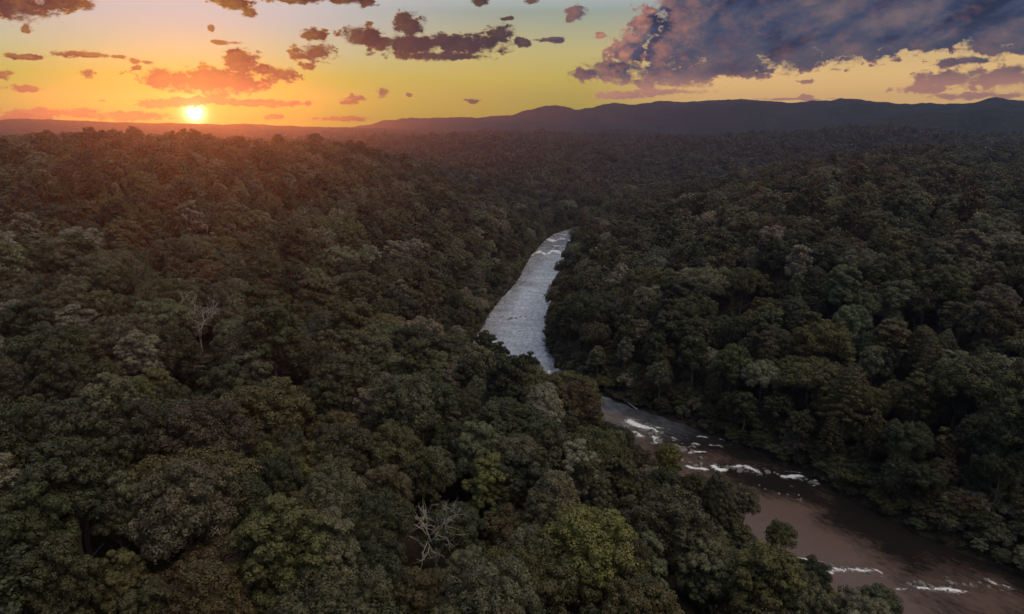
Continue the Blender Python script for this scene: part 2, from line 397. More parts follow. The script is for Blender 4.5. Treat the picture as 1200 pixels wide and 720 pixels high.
# ------------------------------------------------------------------ river water
def water_mat():
    m, n = new_mat('river water')
    uv = n.new('ShaderNodeUVMap', uv_map='flow').outputs[0]
    foam = n.new('ShaderNodeAttribute', attribute_name='foam').outputs['Fac']
    riff = n.new('ShaderNodeAttribute', attribute_name='riffle').outputs['Fac']
    mud_shade = n.new('ShaderNodeAttribute', attribute_name='mud_shade').outputs['Fac']
    q = n.vm('MULTIPLY', uv, (1.0, 1.0, 0))
    st_ = n.noise(n.vm('MULTIPLY', uv, (.42, 1.0, 1)), .55, 6, .66, .4)      # streaks along the flow
    cr = n.noise(n.vm('MULTIPLY', uv, (1.0, .42, 1)), .9, 5, .62, .6)        # waves across it
    big = n.noise(uv, .05, 4, .6)
    base = n.mix(n.ss(n.m('MULTIPLY_ADD', n.m('SUBTRACT', n.noise(n.vm('MULTIPLY', uv, (.45, 1, 1)), .8, 6, .75), .5), 1.5, mud_shade), .05, .95), (.014,.011,.010,1), (.110,.070,.057,1))
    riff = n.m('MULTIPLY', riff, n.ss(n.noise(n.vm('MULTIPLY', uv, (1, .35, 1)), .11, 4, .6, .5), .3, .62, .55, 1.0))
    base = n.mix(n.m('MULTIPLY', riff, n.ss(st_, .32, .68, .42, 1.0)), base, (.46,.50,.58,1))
    fn = n.noise(uv, 1.3, 5, .7, .8)
    fo = n.ss(n.m('MULTIPLY_ADD', foam, .52, n.m('MULTIPLY', n.m('ADD', n.m('MULTIPLY', fn, .65), n.m('MULTIPLY', cr, .35)), .95)), .67, .93)
    fo = n.m('MULTIPLY', fo, n.ss(foam, .05, .25))
    c = n.mix(fo, base, (.74,.73,.74,1))
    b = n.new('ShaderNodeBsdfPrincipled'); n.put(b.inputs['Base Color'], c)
    n.put(b.inputs['Roughness'], n.m('MULTIPLY_ADD', fo, .5, .10)); b.inputs['IOR'].default_value = 1.333
    hgt = n.m('ADD', n.m('MULTIPLY', cr, .5), n.m('ADD', n.m('MULTIPLY', st_, .3), n.m('MULTIPLY', fo, .5)))
    bu = n.new('ShaderNodeBump'); n.put(bu.inputs['Strength'], n.m('MULTIPLY_ADD', riff, -.3, .6)); bu.inputs['Distance'].default_value = .4
    n.put(bu.inputs['Height'], hgt); n.l.new(bu.outputs[0], b.inputs['Normal'])
    o = n.new('ShaderNodeOutputMaterial'); n.l.new(b.outputs[0], o.inputs[0]); return m
RW = catmull(CTRL, .8); RWT = np.gradient(RW[:,:2], axis=0); RWT /= np.linalg.norm(RWT, axis=1)[:,None]
S = np.concatenate([[0], np.cumsum(np.linalg.norm(np.diff(RW[:,:2], axis=0), axis=1))])
keep = (RW[:,1] < 900) & (RW[:,1] > -330)
RW, RWT, S = RW[keep], RWT[keep], S[keep]
NW = 64; tt = np.linspace(-1.12, 1.12, NW)
nx, ny = -RWT[:,1], RWT[:,0]
wx = RW[:,0,None] + nx[:,None]*RW[:,2,None]*tt; wy = RW[:,1,None] + ny[:,None]*RW[:,2,None]*tt
W = np.column_stack([wx.ravel(), wy.ravel()])
# rapids: polylines on the water, (frame pixels -> water level), half width in metres, strength
RAPIDS = [
 ([(738,494),(752,500),(764,505)], 2.2, 1.0), ([(735,500),(748,512)], 1.6, .8), ([(766,512),(774,522)], 1.6, .9),
 ([(770,501),(786,503)], 1.0, .7), ([(786,512),(792,516)], .9, .7), ([(805,514),(830,512),(852,516)], .8, .8), ([(800,527),(812,519),(818,522)], .9, .8),
 ([(806,530),(830,529)], .8, .8), ([(832,522),(845,524),(852,528)], .8, .7), ([(826,510),(850,514)], .7, .6), ([(790,530),(800,540)], .8, .5), ([(856,520),(862,522)], .7, .7),
 ([(798,540),(804,548),(826,550)], 1.0, 1.0), ([(836,546),(842,551),(852,551)], 1.1, 1.0), ([(856,550),(872,546),(890,553),(893,556)], 1.3, 1.0),
 ([(900,552),(916,560),(934,558),(954,563)], 1.3, 1.0), ([(922,553),(936,554)], .7, .8), ([(920,570),(930,570)], .6, .8), ([(946,571),(956,571)], .6, .7),
 ([(868,576),(876,577),(890,574),(912,576)], .6, .5), ([(896,608),(908,612),(916,618)], .8, .5),
 ([(906,653),(916,655)], .6, .9), ([(932,655),(944,656),(962,659)], .6, .8), ([(945,668),(972,671)], .7, .9), ([(978,669),(994,668),(1016,670)], .9, .9), ([(1022,669),(1034,672)], .6, .7),
 ([(1048,690),(1064,692)], .6, .9), ([(1072,689),(1096,691),(1132,694)], .9, 1.0), ([(1108,680),(1124,686),(1142,687)], .8, .9), ([(1148,677),(1164,685),(1192,692)], .8, .8), ([(1146,693),(1176,695)], .6, .8),
 ([(632,284),(641,280),(649,283),(657,279),(668,282)], 3.6, 1.0), ([(640,276),(652,274),(664,276)], 3.0, .9), ([(622,299),(632,295),(640,298),(650,294),(662,298)], 4.0, 1.0), ([(618,306),(636,303),(645,307),(660,304)], 2.0, .6), ([(645,289),(660,288)], 2.2, .8), ([(612,325),(640,322),(655,326)], 1.6, .5), ([(655,318),(658,330),(652,342)], 1.4, .7),
 ([(640,430),(650,444)], 1.6, .8), ([(648,420),(655,436)], 1.2, .7), ([(600,385),(640,384)], 1.0, .35), ([(580,370),(630,369)], 1.2, .4), ([(610,340),(650,339)], 1.0, .35), ([(606,350),(645,353)], 1.0, .3), ([(600,362),(640,360)], 1.0, .3),
]
foam = np.zeros(len(W)); W0 = W; W = W0 + np.column_stack([fbm(W0[:,0]/5, W0[:,1]/5, 60, 3), fbm(W0[:,0]/5, W0[:,1]/5, 64, 3)])*(1.6+2.4*np.clip((W0[:,1]-300)/250, 0, 1))[:,None]
for pts, wd, stg in RAPIDS:
    q = np.array([water_at(*p) for p in pts])
    dm = np.full(len(W), 1e9)
    for a, b in zip(q[:-1], q[1:]):
        ab = b-a; t = np.clip(((W-a)@ab)/max(ab@ab, 1e-6), 0, 1); dm = np.minimum(dm, np.hypot(*(W-a-t[:,None]*ab).T))
    foam = np.maximum(foam, stg*np.maximum(np.exp(-(dm/(wd*.85))**2), .50*np.exp(-(dm/(wd*2.6))**2)))
W = W0; foam *= np.clip(.80+1.1*fbm(W[:,0]/3.2, W[:,1]/3.2, 66, 3) + np.clip((W[:,1]-450)/100, 0, .15), .1, 1.0)
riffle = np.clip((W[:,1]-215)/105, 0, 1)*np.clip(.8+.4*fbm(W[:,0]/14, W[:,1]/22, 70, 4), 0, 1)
mud_shade = np.clip(.55 - .75*np.tile(tt, len(RW)) + .9*fbm(W[:,0]/16, W[:,1]/16, 90, 4), 0, 1)  # mud tone plus the far slope's dark reflection, painted in towards that bank
wz = foam*.35*(.4+np.abs(fbm(W[:,0]/1.3, W[:,1]/1.3, 80, 3))) + .05*fbm(W[:,0]/2.2, W[:,1]/2.2, 83, 3)*(1+riffle)
wv = np.column_stack([W, wz])
ns = len(RW); i, j = np.meshgrid(np.arange(ns-1), np.arange(NW-1), indexing='ij')
wf = np.stack([i*NW+j, (i+1)*NW+j, (i+1)*NW+j+1, i*NW+j+1], -1).reshape(-1, 4)
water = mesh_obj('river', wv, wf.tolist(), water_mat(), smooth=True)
for nm, arr in (('foam', foam), ('riffle', riffle), ('mud_shade', mud_shade)):
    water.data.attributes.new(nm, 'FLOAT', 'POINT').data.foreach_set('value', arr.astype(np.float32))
uvl = water.data.uv_layers.new(name='flow')
uv = np.column_stack([np.repeat(S, NW), (RW[:,2,None]*tt).ravel()])
li = np.empty(len(water.data.loops), np.int32); water.data.loops.foreach_get('vertex_index', li)
uvl.data.foreach_set('uv', uv[li].astype(np.float32).ravel())
if water.data.polygons[0].normal.z < 0: water.data.flip_normals()
tag(water, 'shallow river winding through the wooded valley', 'river', kind='structure')

# ------------------------------------------------------------------ tree building
_b = bmesh.new(); bmesh.ops.create_icosphere(_b, subdivisions=2, radius=1.0)
ICO_V = np.array([v.co[:] for v in _b.verts]); ICO_F = np.array([[v.index for v in f.verts] for f in _b.faces]); _b.free()
_b = bmesh.new(); bmesh.ops.create_icosphere(_b, subdivisions=1, radius=1.0)
ICO1_V = np.array([v.co[:] for v in _b.verts]); ICO1_F = np.array([[v.index for v in f.verts] for f in _b.faces]); _b.free()
def unit(a): return a/np.maximum(np.linalg.norm(a, axis=-1, keepdims=True), 1e-9)

def tube(pts, rad, seg=7):
    pts = np.asarray(pts, float); v = []; f = []
    for k in range(len(pts)):
        t = unit(pts[min(k+1,len(pts)-1)]-pts[max(k-1,0)]); a = unit(np.cross(t, [.31,.17,.93] if abs(t[2]) < .9 else [1,0,0])); b = np.cross(t, a)
        for s in range(seg):
            an = 2*math.pi*s/seg; v.append(pts[k] + rad[k]*(a*math.cos(an)+b*math.sin(an)))
    for k in range(len(pts)-1):
        for s in range(seg): f.append([k*seg+s, k*seg+(s+1)%seg, (k+1)*seg+(s+1)%seg, (k+1)*seg+s])
    f.append([ (len(pts)-1)*seg+s for s in range(seg)])
    return np.array(v), f
def joined(parts):
    V, F_, o = [], [], 0
    for v, f in parts:
        V.append(v); F_ += [[i+o for i in q] for q in f]; o += len(v)
    return np.vstack(V), F_

def crown_shape(kind, r):
    """sub clumps (centre, radius, squash) and solid inner lumps (centre, radius, squash) of one crown, in metres; ground at z = 0"""
    sub, core = [], []
    if kind in ('oak', 'tall', 'spread', 'ragged'):
        Rx, Rz, H, m = {'oak': (6.2, 5.4, 20.5, 17), 'tall': (4.7, 7.2, 24, 18), 'spread': (7.4, 4.3, 19.5, 20), 'ragged': (4.2, 6.6, 19, 13)}[kind]
        cz = H-Rz
        core.append((np.array([0,0,cz-.5]), np.array([Rx*.55, Rx*.55, Rz*.62])))
        for k in range(70):
            zz = 1-(k+.5)/70*1.3; q = math.sqrt(1-zz*zz); ph = k*2.39996
            sub.append((np.array([0,0,cz-.5]) + np.array([Rx*.62*q*math.cos(ph), Rx*.62*q*math.sin(ph), Rz*.68*zz]), Rx*r.uniform(.12, .18), .9))
        for k in range(m):
            ph = k*2.39996 + r.uniform(-.35, .35); zz = 1-(k+.4)/m*1.55 + r.uniform(-.08, .08); zz = max(-.62, min(.98, zz))
            q = math.sqrt(max(0, 1-zz*zz))*r.uniform(.86, 1.14)
            lr = Rx*r.uniform(.30, .46)*(1.0 if kind != 'ragged' else .9)
            c = np.array([q*math.cos(ph)*(Rx-lr*.6), q*math.sin(ph)*(Rx-lr*.6), cz + zz*(Rz-lr*.55)])
            core.append((c, np.array([lr*.36, lr*.36, lr*.34])))
            out = unit(np.array([c[0]/Rx, c[1]/Rx, (c[2]-cz)/Rz+.25]))
            ns_ = 13 if kind != 'ragged' else 9
            for _ in range(ns_):
                d = unit(r.normal(size=3) + out*.9)
                sub.append((c + d*lr*r.uniform(.62, .92)*np.array([1,1,.9]), lr*r.uniform(.26, .44), .85))
    elif kind == 'dome':
        Rx, H0, H = 5.0, 7.0, 21.0
        for k in range(190):
            t = (k+.5)/190; z = H0 + (H-H0)*t; rad = Rx*math.sqrt(max(0, 1-t**1.35))*(.82+.18*min(1, t*5))
            ph = k*2.39996
            sub.append((np.array([rad*math.cos(ph), rad*math.sin(ph), z-.5]) + r.normal(size=3)*.22, r.uniform(.65, 1.05), 1.0))
        core.append((np.array([0,0,11.5]), np.array([4.1, 4.1, 8.2])))
    elif kind == 'pine':
        H = 25.0
        for k in range(15):
            z = 9 + k*1.06; t = (H-z)/16.0; rad = 4.6*min(1, t*1.05+.07)
            nb = 6 if t > .3 else 4
            a0 = r.uniform(0, 6.28)
            for b in range(nb):
                an = a0 + b*2*math.pi/nb + r.uniform(-.3, .3); rb = rad*r.uniform(.7, 1.12)
                for s in np.linspace(.35, 1, 4 if t > .3 else 2):
                    c = np.array([math.cos(an)*rb*s, math.sin(an)*rb*s, z + s*rb*.12 + r.uniform(-.2, .2)])
                    sub.append((c, (.55+.6*t*s)*r.uniform(.85, 1.25), .36))
        core.append((np.array([0,0,15]), np.array([1.6, 1.6, 7.0])))
    return sub, core
def make_crown(kind, seed, nleaf, size):
    r = np.random.default_rng(seed)
    sub, core = crown_shape(kind, r)
    C = np.array([s[0] for s in sub]); Rr = np.array([s[1] for s in sub]); Q = np.array([s[2] for s in sub])
    w = Rr**2; cnt = np.maximum(1, np.round(nleaf*w/w.sum())).astype(int)
    idx = np.repeat(np.arange(len(sub)), cnt)
    d = unit(r.normal(size=(len(idx), 3)) + np.array([0, 0, .45]))
    sq = np.column_stack([np.ones(len(idx)), np.ones(len(idx)), Q[idx]])
    p = C[idx] + d*Rr[idx,None]*sq*r.uniform(.78, 1.12, (len(idx), 1))
    # leave out leaves buried in other clumps
    ok = np.ones(len(p), bool)
    for a in range(0, len(p), 4000):
        dq = (p[a:a+4000,None,:]-C[None])/np.stack([Rr, Rr, Rr*Q], -1)[None]
        ins = (np.einsum('ijk,ijk->ij', dq, dq) < .5).sum(1); ok[a:a+4000] = ins < 1
    for cc, cr_ in core:
        ok &= (((p-cc)/cr_)**2).sum(1) > .9
    p, d = p[ok], d[ok]; n = len(p)
    nrm = unit(d + .30*r.normal(size=(n, 3)))
    t1 = unit(np.cross(nrm, r.normal(size=(n, 3)))); t2 = np.cross(nrm, t1)
    s = size*r.uniform(.55, 1.35, (n, 1)); s2 = s*r.uniform(.5, .9, (n, 1))
    V = np.stack([p-t1*s, p-t2*s2+nrm*s*.12, p+t1*s, p+t2*s2+nrm*s*.12], 1).reshape(-1, 3)
    Fq = np.arange(n*4).reshape(-1, 4)
    var = r.uniform(0, 1, n)
    verts, faces, vs = [V], Fq.tolist(), [var]
    o = len(V)
    iv, if_ = (ICO_V, ICO_F) if nleaf > 2500 else (ICO1_V, ICO1_F)
    for cc, cr_ in core:
        vv_ = cc + iv*cr_*r.uniform(.72, 1.12, (len(iv), 1)); verts.append(vv_); faces += (if_+o).tolist(); o += len(iv); vs.append(r.uniform(0, .5, len(if_)))
    return np.vstack(verts), faces, np.concatenate(vs)
def make_trunk(kind, seed):
    r = np.random.default_rng(seed+500)
    H = {'oak': 15, 'tall': 18, 'spread': 14, 'ragged': 14, 'dome': 14, 'pine': 24}[kind]
    z = np.linspace(-1.2, H, 9); x = np.cumsum(r.normal(size=(9, 2))*.16, axis=0)
    x -= x[0]
    pts = np.column_stack([x, z]); r0 = .42 if kind != 'pine' else .36
    parts = [tube(pts, r0*np.linspace(1.25, .18, 9), 8)]
    if kind != 'pine':
        for k in range(6):
            b = pts[3+k % 5]; an = k*2.1 + r.uniform(0, 1); L_ = r.uniform(3, 5)
            d = np.array([math.cos(an)*.75, math.sin(an)*.75, .66])
            q = np.array([b + d*L_*s + np.array([0, 0, .5*s*s]) + r.normal(size=3)*.12 for s in np.linspace(0, 1, 5)])
            parts.append(tube(q, np.linspace(.16, .04, 5), 5))
    return joined(parts)
def crown_mesh(kind, seed, nleaf, size, mat):
    v, f, var = make_crown(kind, seed, nleaf, size)
    me = bpy.data.meshes.new('crown'); me.from_pydata(v, [], f); me.materials.append(mat)
    me.attributes.new('leafvar', 'FLOAT', 'FACE').data.foreach_set('value', var.astype(np.float32)); me.update(); return me
def trunk_mesh(kind, seed):
    v, f = make_trunk(kind, seed)
    me = bpy.data.meshes.new('trunk'); me.from_pydata(v, [], f); me.materials.append(M_BARK)
    me.polygons.foreach_set('use_smooth', np.ones(len(me.polygons), bool)); me.update(); return me
KINDS_ = ['oak', 'oak', 'oak', 'oak', 'tall', 'tall', 'tall', 'spread', 'spread', 'ragged', 'dome', 'pine', 'pine']
CR_R = {'oak': 6.2, 'tall': 4.7, 'spread': 7.4, 'ragged': 4.2, 'dome': 5.0, 'pine': 4.4}
CR_H = {'oak': 20.5, 'tall': 24, 'spread': 19.5, 'ragged': 19, 'dome': 21, 'pine': 25}
NP = len(KINDS_)
near_crown = [crown_mesh(k, 100+i, 38000 if k != 'pine' else 20000, .175, M_LEAF) for i, k in enumerate(KINDS_)]
near_trunk = [trunk_mesh(k, 100+i) for i, k in enumerate(KINDS_)]

# instanced prototypes for the wood beyond: three levels of detail, kept out of the scene
protos = bpy.data.collections.new('forest prototypes')
def proto(idx, kind, seed, nleaf, size, trunk=True):
    v, f, var = make_crown(kind, seed, nleaf, size); mi = np.zeros(len(f), int)
    if trunk:
        tv, tf = make_trunk(kind, seed); f = f + [[q+len(v) for q in t] for t in tf]; v = np.vstack([v, tv]); mi = np.concatenate([mi, np.ones(len(tf), int)]); var = np.concatenate([var, np.zeros(len(tf))])
    me = bpy.data.meshes.new('forest_tree'); me.from_pydata(v, [], f); me.materials.append(M_LEAF_F); me.materials.append(M_BARK)
    me.polygons.foreach_set('material_index', mi.astype(np.int32))
    me.attributes.new('leafvar', 'FLOAT', 'FACE').data.foreach_set('value', var.astype(np.float32)); me.update()
    o = bpy.data.objects.new('forest_tree_%02d' % idx, me); protos.objects.link(o)
for i, k in enumerate(KINDS_): proto(i, k, 100+i, 14000 if k != 'pine' else 9000, .24)
for i, k in enumerate(KINDS_): proto(NP+i, k, 100+i, 5200, .36)
for i, k in enumerate(KINDS_): proto(2*NP+i, k, 100+i, 700, .85, False)

# ------------------------------------------------------------------ planting
TINTS = {'dark green': (.038,.040,.017), 'olive green': (.064,.057,.022), 'grey green': (.092,.087,.048), 'rusty brown': (.072,.052,.022),
         'pale tan': (.150,.132,.088), 'yellow green': (.095,.086,.028), 'brown green': (.058,.051,.024)}
TN = list(TINTS)
def plant(x, y, seed, near_only=False):
    """kind, tint, scale for trees at x, y"""
    r = np.random.default_rng(seed); n = len(x)
    pk = r.integers(0, NP, n)
    z1 = vnoise(x/60, y/60, 40); z2 = vnoise(x/35, y/35, 50)
    swap = (z1 < .60) & (pk >= NP-2); pk = np.where(swap, r.integers(0, 7, n), pk)
    u = r.random(n)
    tn = np.select([u < .33, u < .57, u < .76, u < .795, u < .86, u < .90], [0, 1, 2, 3, 4, 5], 6)
    warm = gauss(x, y, 300, 430, 90, 90)
    tn = np.where(r.random(n) < warm*.55, 3, tn)
    tn = np.where((z2 > .7) & (r.random(n) < .35), 2, tn)
    us_ = r.random(n); s = np.where(us_ < .2, r.uniform(1.15, 1.45, n), np.where(us_ < .42, r.uniform(.58, .82, n), r.uniform(.82, 1.15, n)))
    tint = np.array([TINTS[k] for k in TN])[tn]*r.uniform(.8, 1.22, (n, 1))*np.array([1,1,1])
    tint = tint*(1+.05*r.normal(size=(n, 3)))
    return pk, tn, np.clip(tint, .008, .3), s
def scatter(r0, r1, half, sp, seed, jit=.42):
    r = np.random.default_rng(seed)
    g_ = np.arange(-r1, r1+sp, sp); X, Y = np.meshgrid(g_, g_[g_ > -130]); X = X + (np.arange(X.shape[0])%2)[:,None]*sp*.5
    X = X.ravel() + r.uniform(-jit, jit, X.size)*sp; Y = Y.ravel() + r.uniform(-jit, jit, Y.size)*sp
    rad = np.hypot(X, Y); a = np.arctan2(X, Y)
    k = (rad >= r0) & (rad < r1) & ((np.abs(a) < half) | (rad < 130)); return X[k], Y[k]
# heroes first: (pixel of the top, kind index, tint, scale, label)
HEROES = [
 (290,560,'dome','dark green',1.0,'narrow dark green tree with a smooth egg-shaped crown, between shaggier round ones'),
 (845,556,'dome','brown green',.92,'smooth rounded brown-green tree leaning over the brown pool below the rapids'),
 (890,652,'oak','dark green',.78,'small dark bushy tree jutting into the brown pool from the near bank'),
 (569,389,'tall','dark green',.95,'small dark ragged tree standing out against the pale upstream water'),
 (584,402,'ragged','dark green',1.15,'thin airy dark tree poking up in front of the pale river'),
 (619,414,'ragged','dark green',1.15,'wispy dark tree with loose top against the middle of the pale river'),
 (652,444,'oak','dark green',.95,'low dark round tree where the near bank cuts off the pale river'),
 (395,352,'pine','olive green',1.15,'tall layered pine rising above its neighbours beyond the bare dead tree'),
 (350,372,'pine','grey green',1.0,'grey-green layered pine right of the bare dead tree'),
]
hero = []
for hx, hy, hk, ht, hs, hl in HEROES:
    x, y, z, t = on_canopy(hx, hy, CR_H[hk]*hs)
    hero.append((x, y, z, hk, ht, hs, hl))
bare_spots = []
for bx, by, bh in ((232,372,16),(512,632,13)):
    x, y, z, t = on_canopy(bx, by, bh); bare_spots.append((x, y, z))

x1, y1 = scatter(24, 330, R(58), 9.1, 1)
x2, y2 = scatter(330, 900, R(52), 9.2, 2)
x3, y3 = scatter(900, 1900, R(48), 10.0, 3)
x4, y4 = scatter(1900, 3250, R(46), 13.5, 4)
x5, y5 = x4[:0], y4[:0]
X = np.concatenate([x1, x2, x3, x4, x5]); Y = np.concatenate([y1, y2, y3, y4, y5])
lod = np.concatenate([np.full(len(a), k) for k, a in enumerate((x1, x2, x3, x4, x5))])
rd = river_dist(X, Y); ok = rd[0] > 1.6
for (hx, hy, hz, hk, *_r) in hero: ok &= np.hypot(X-hx, Y-hy) > CR_R[hk]*_r[1]*.8
OPEN = [(b[0], b[1], 4.2, 10, 5.0) for k, b in enumerate(bare_spots)] + [(h[0], h[1], 6.0, 15, 6.5) for h in hero if h[3] == 'dome']
for bx, by, r_, t_, l_ in OPEN:
    ok &= np.hypot(X-bx, Y-by) > r_
    # the slope just below each dead tree stays open, so that it shows
    dcam = np.array([-bx, -by])/math.hypot(bx, by)
    tq = (X-bx)*dcam[0]+(Y-by)*dcam[1]; lq = np.abs((X-bx)*dcam[1]-(Y-by)*dcam[0])
    ok &= ~((tq > 0) & (tq < t_) & (lq < l_))
X, Y, lod = X[ok], Y[ok], lod[ok]; rd = tuple(a[ok] for a in rd)
Z = height(X, Y, rd)
pk, tn, tint, sc = plant(X, Y, 77)
pk = np.where((rd[0] < 30) & (rd[1] < 0) & (Y < 240), pk % 4, pk)
bank = rd[0] < np.where(rd[1] < 0, 18, 8)
sc = np.where(bank, np.minimum(sc*.74, .85), sc); sc = np.where((rd[1] < 0) & (Y < 185) & (rd[0] < 30), np.minimum(sc, .62), sc); sc0 = sc.copy()
sc = np.where(lod == 2, sc*1.06, np.where(lod == 3, sc*1.4, np.where(lod == 4, sc*3.6, sc)))
szf = np.where(lod == 3, .62, np.where(lod == 4, .42, np.where(lod == 2, .85, 1.0)))
rz = rng.uniform(0, 6.283, len(X))
hz_ = sc*szf/np.sqrt(np.maximum(sc0, .7))*np.where(bank, .9, 1.0)*rng.uniform(.8, 1.16, len(X))

# the trees that show largest become things of their own
KR = np.array([CR_R[KINDS_[k]] for k in pk])*sc; KH = np.array([CR_H[KINDS_[k]] for k in pk])*hz_
cxp, cyp, dep = proj(np.column_stack([X, Y, Z+KH*.8])); txp, typ, _ = proj(np.column_stack([X, Y, Z+KH]))
pr = FPX*KR/np.maximum(dep, 1)
cand = np.where((dep > 20) & (cxp > -pr*.3) & (cxp < 1200+pr*.3) & (typ < 712) & (lod <= 1) & (np.hypot(X, Y) < 420))[0]
cand = cand[np.argsort(-pr[cand])]
# crowns that stand between the drone and a dead tree or a smooth crown are left out
drop = np.zeros(len(X), bool); eye = np.array([0, 0, CAM_Z]); CC = np.column_stack([X, Y, Z+KH*.74])
SHOW = [(b, (12, 15, 18), 3.2) for b in bare_spots] + [((h[0], h[1], h[2]), (14, 19), 2.6) for h in hero if h[3] == 'dome']
for (bx, by, bz), hs_, wd_ in SHOW:
    sv = np.array([by, -bx, 0])/math.hypot(bx, by)
    for hh_ in hs_:
        for k_ in (-1, 0, 1):
            p = np.array([bx, by, bz+hh_]) + sv*wd_*k_; d = p-eye; L_ = np.linalg.norm(d); d /= L_
            oc = CC-eye; t = oc@d
            drop |= (t > 5) & (t < L_-1) & ((oc**2).sum(1)-t*t < (KR*.95)**2) & (lod <= 1)
print('left out', drop.sum())
cand = cand[~drop[cand]]
# hidden ones are skipped: five points on each upper crown, looked at from the camera past the other crowns
near_i = np.where((lod == 0) & (dep > 15) & ~drop)[0]
CC = np.column_stack([X, Y, Z+KH*.74]); eye = np.array([0, 0, CAM_Z])
vis = []
for c in cand:
    n_ok = 0
    side_v = np.array([Y[c], -X[c], 0.0])/math.hypot(X[c], Y[c])
    for off in ((0,0,.97), (.7,0,.86), (-.7,0,.86), (0,0,.8), (.5,0,.75), (-.5,0,.75)):
        p = np.array([X[c], Y[c], Z[c]+KH[c]*off[2]]) + side_v*off[0]*KR[c]*.8
        d = p-eye; L_ = np.linalg.norm(d); d /= L_
        oc = CC[near_i]-eye; t = oc@d; m = (t > 5) & (t < L_-3) & (near_i != c)
        dist2 = (oc**2).sum(1)-t*t
        q, w_, _ = proj(p)
        if 0 <= q[0] <= 1200 and 0 <= w_[0] <= 720 and not (m & (dist2 < (KR[near_i]*.8)**2)).any(): n_ok += 1
    if n_ok >= 2: vis.append(c)
    if len(vis) >= 300-len(HEROES)-4: break
print('individual trees', len(vis), 'of', len(cand), 'out to', np.hypot(X[vis], Y[vis]).max())

CAT = {'oak': 'tree', 'tall': 'tree', 'spread': 'tree', 'ragged': 'tree', 'dome': 'tree', 'pine': 'pine tree'}
NAME = {'oak': 'broadleaf_tree', 'tall': 'broadleaf_tree', 'spread': 'broadleaf_tree', 'ragged': 'broadleaf_tree', 'dome': 'broadleaf_tree', 'pine': 'pine_tree'}
SHAPE = {'oak': 'rounded', 'tall': 'tall', 'spread': 'broad', 'ragged': 'ragged narrow', 'dome': 'egg-shaped smooth', 'pine': 'layered'}
proto_tree = {}
def tree(i, x, y, z, s, rot, tint_, label, group=None):
    k = KINDS_[i]
    if i not in proto_tree:
        e = bpy.data.objects.new(NAME[k], None); cr = bpy.data.objects.new('crown', near_crown[i]); tr = bpy.data.objects.new('trunk', near_trunk[i])
        for o in (e, cr, tr): col.objects.link(o)
        cr.parent = e; tr.parent = e; proto_tree[i] = (e, cr, tr); e.empty_display_size = 1
    else:
        e0, c0, t0 = proto_tree[i]; e, cr, tr = e0.copy(), c0.copy(), t0.copy()
        for key in list(e.keys()): del e[key]
        for o in (e, cr, tr): col.objects.link(o)
        cr.parent = e; tr.parent = e
    e.location = (x, y, z); e.rotation_euler = (0, 0, rot); e.scale = s if isinstance(s, tuple) else (s, s, s)
    cr.color = (*tint_, 1.0)
    tag(e, label, CAT[k], group); return e
KI = {k: KINDS_.index(k) for k in CR_R}
for x, y, z, hk, ht, hs, hl in hero: tree(KI[hk], x, y, z, hs, 1.0, TINTS[ht], hl, None)

# labels: tone + shape, then where it stands, then which of its look-alikes
def where(c):
    x, y = cxp[c], cyp[c]; d, side = rd[0][c], rd[1][c]
    if side > 0:
        if d < 14: return 'on the far bank by ' + ('the brown pool' if x > 960 else 'the rapids' if x > 740 else 'the upstream water')
        b = 'low on the slope' if d < 45 else 'up the far slope'
        return b + (' above the brown pool' if x > 960 else ' above the rapids' if x > 740 else ' above the upstream water')
    if d < 16: return 'on the near bank by ' + ('the brown pool' if y > 560 else 'the rapids' if y > 480 else 'the upstream water')
    for (bx, by, nm) in ((232, 400, 'the big dead tree'), (512, 645, 'the small dead tree')):
        if math.hypot(x-bx, y-by) < 95: return ('left of ' if x < bx-25 else 'right of ' if x > bx+25 else 'beside ') + nm
    if abs(x-290) < 130 and abs(y-610) < 70: return ('left of' if x < 290 else 'right of') + ' the egg-shaped tree'
    row = 'along the bottom edge' if y > 655 else 'on the lower slope' if y > 560 else 'halfway down' if y > 470 else 'higher up' if y > 390 else 'towards the sunlit ridge'
    cl = 'by the left edge' if x < 110 else 'left of centre' if x < 380 else 'in the middle' if x < 600 else 'near the river side'
    return row + ' ' + cl
keys = {}
for c in vis: keys.setdefault((TN[tn[c]], SHAPE[KINDS_[pk[c]]] , CAT[KINDS_[pk[c]]], where(c)), []).append(c)
for (tone, shp, cat_, wh), cs in keys.items():
    cs = sorted(cs, key=lambda c: cxp[c]); n = len(cs)
    for q, c in enumerate(cs):
        a = '%s %s %s' % (tone, shp, cat_)
        if n == 1: lab = a + ' ' + wh; 
        elif n == 2: lab = ('left one' if q == 0 else 'right one') + ' of two %ss ' % a + wh
        elif n == 3: lab = ('leftmost', 'middle one', 'rightmost')[q] + ' of three %ss ' % a + wh
        else:
            ordn = ['leftmost', 'second', 'third', 'fourth', 'fifth', 'sixth']
            lab = (ordn[q]+' from left' if 0 < q < 6 and q < n-1 else ordn[0] if q == 0 else 'rightmost' if q == n-1 else 'one') + ' of %ss ' % a + wh
        lab = lab.replace(' near the river side', ' near the river').replace('left one of two', 'left of two').replace('right one of two', 'right of two').replace('middle one of', 'middle of')
        tree(int(pk[c]), X[c], Y[c], Z[c], (float(sc[c]*rng.uniform(.94, 1.06)), float(sc[c]*rng.uniform(.94, 1.06)), float(hz_[c])), float(rz[c]), tuple(float(q_) for q_ in tint[c]),
             lab if len(lab.split()) <= 16 else lab.replace('pale upstream', 'upstream').replace(' from left', ''), 'trees on the near slope' if rd[1][c] < 0 else 'trees on the far slope')

# everything else is the forest: one object, instanced trees
rest = ~drop; rest[vis] = False
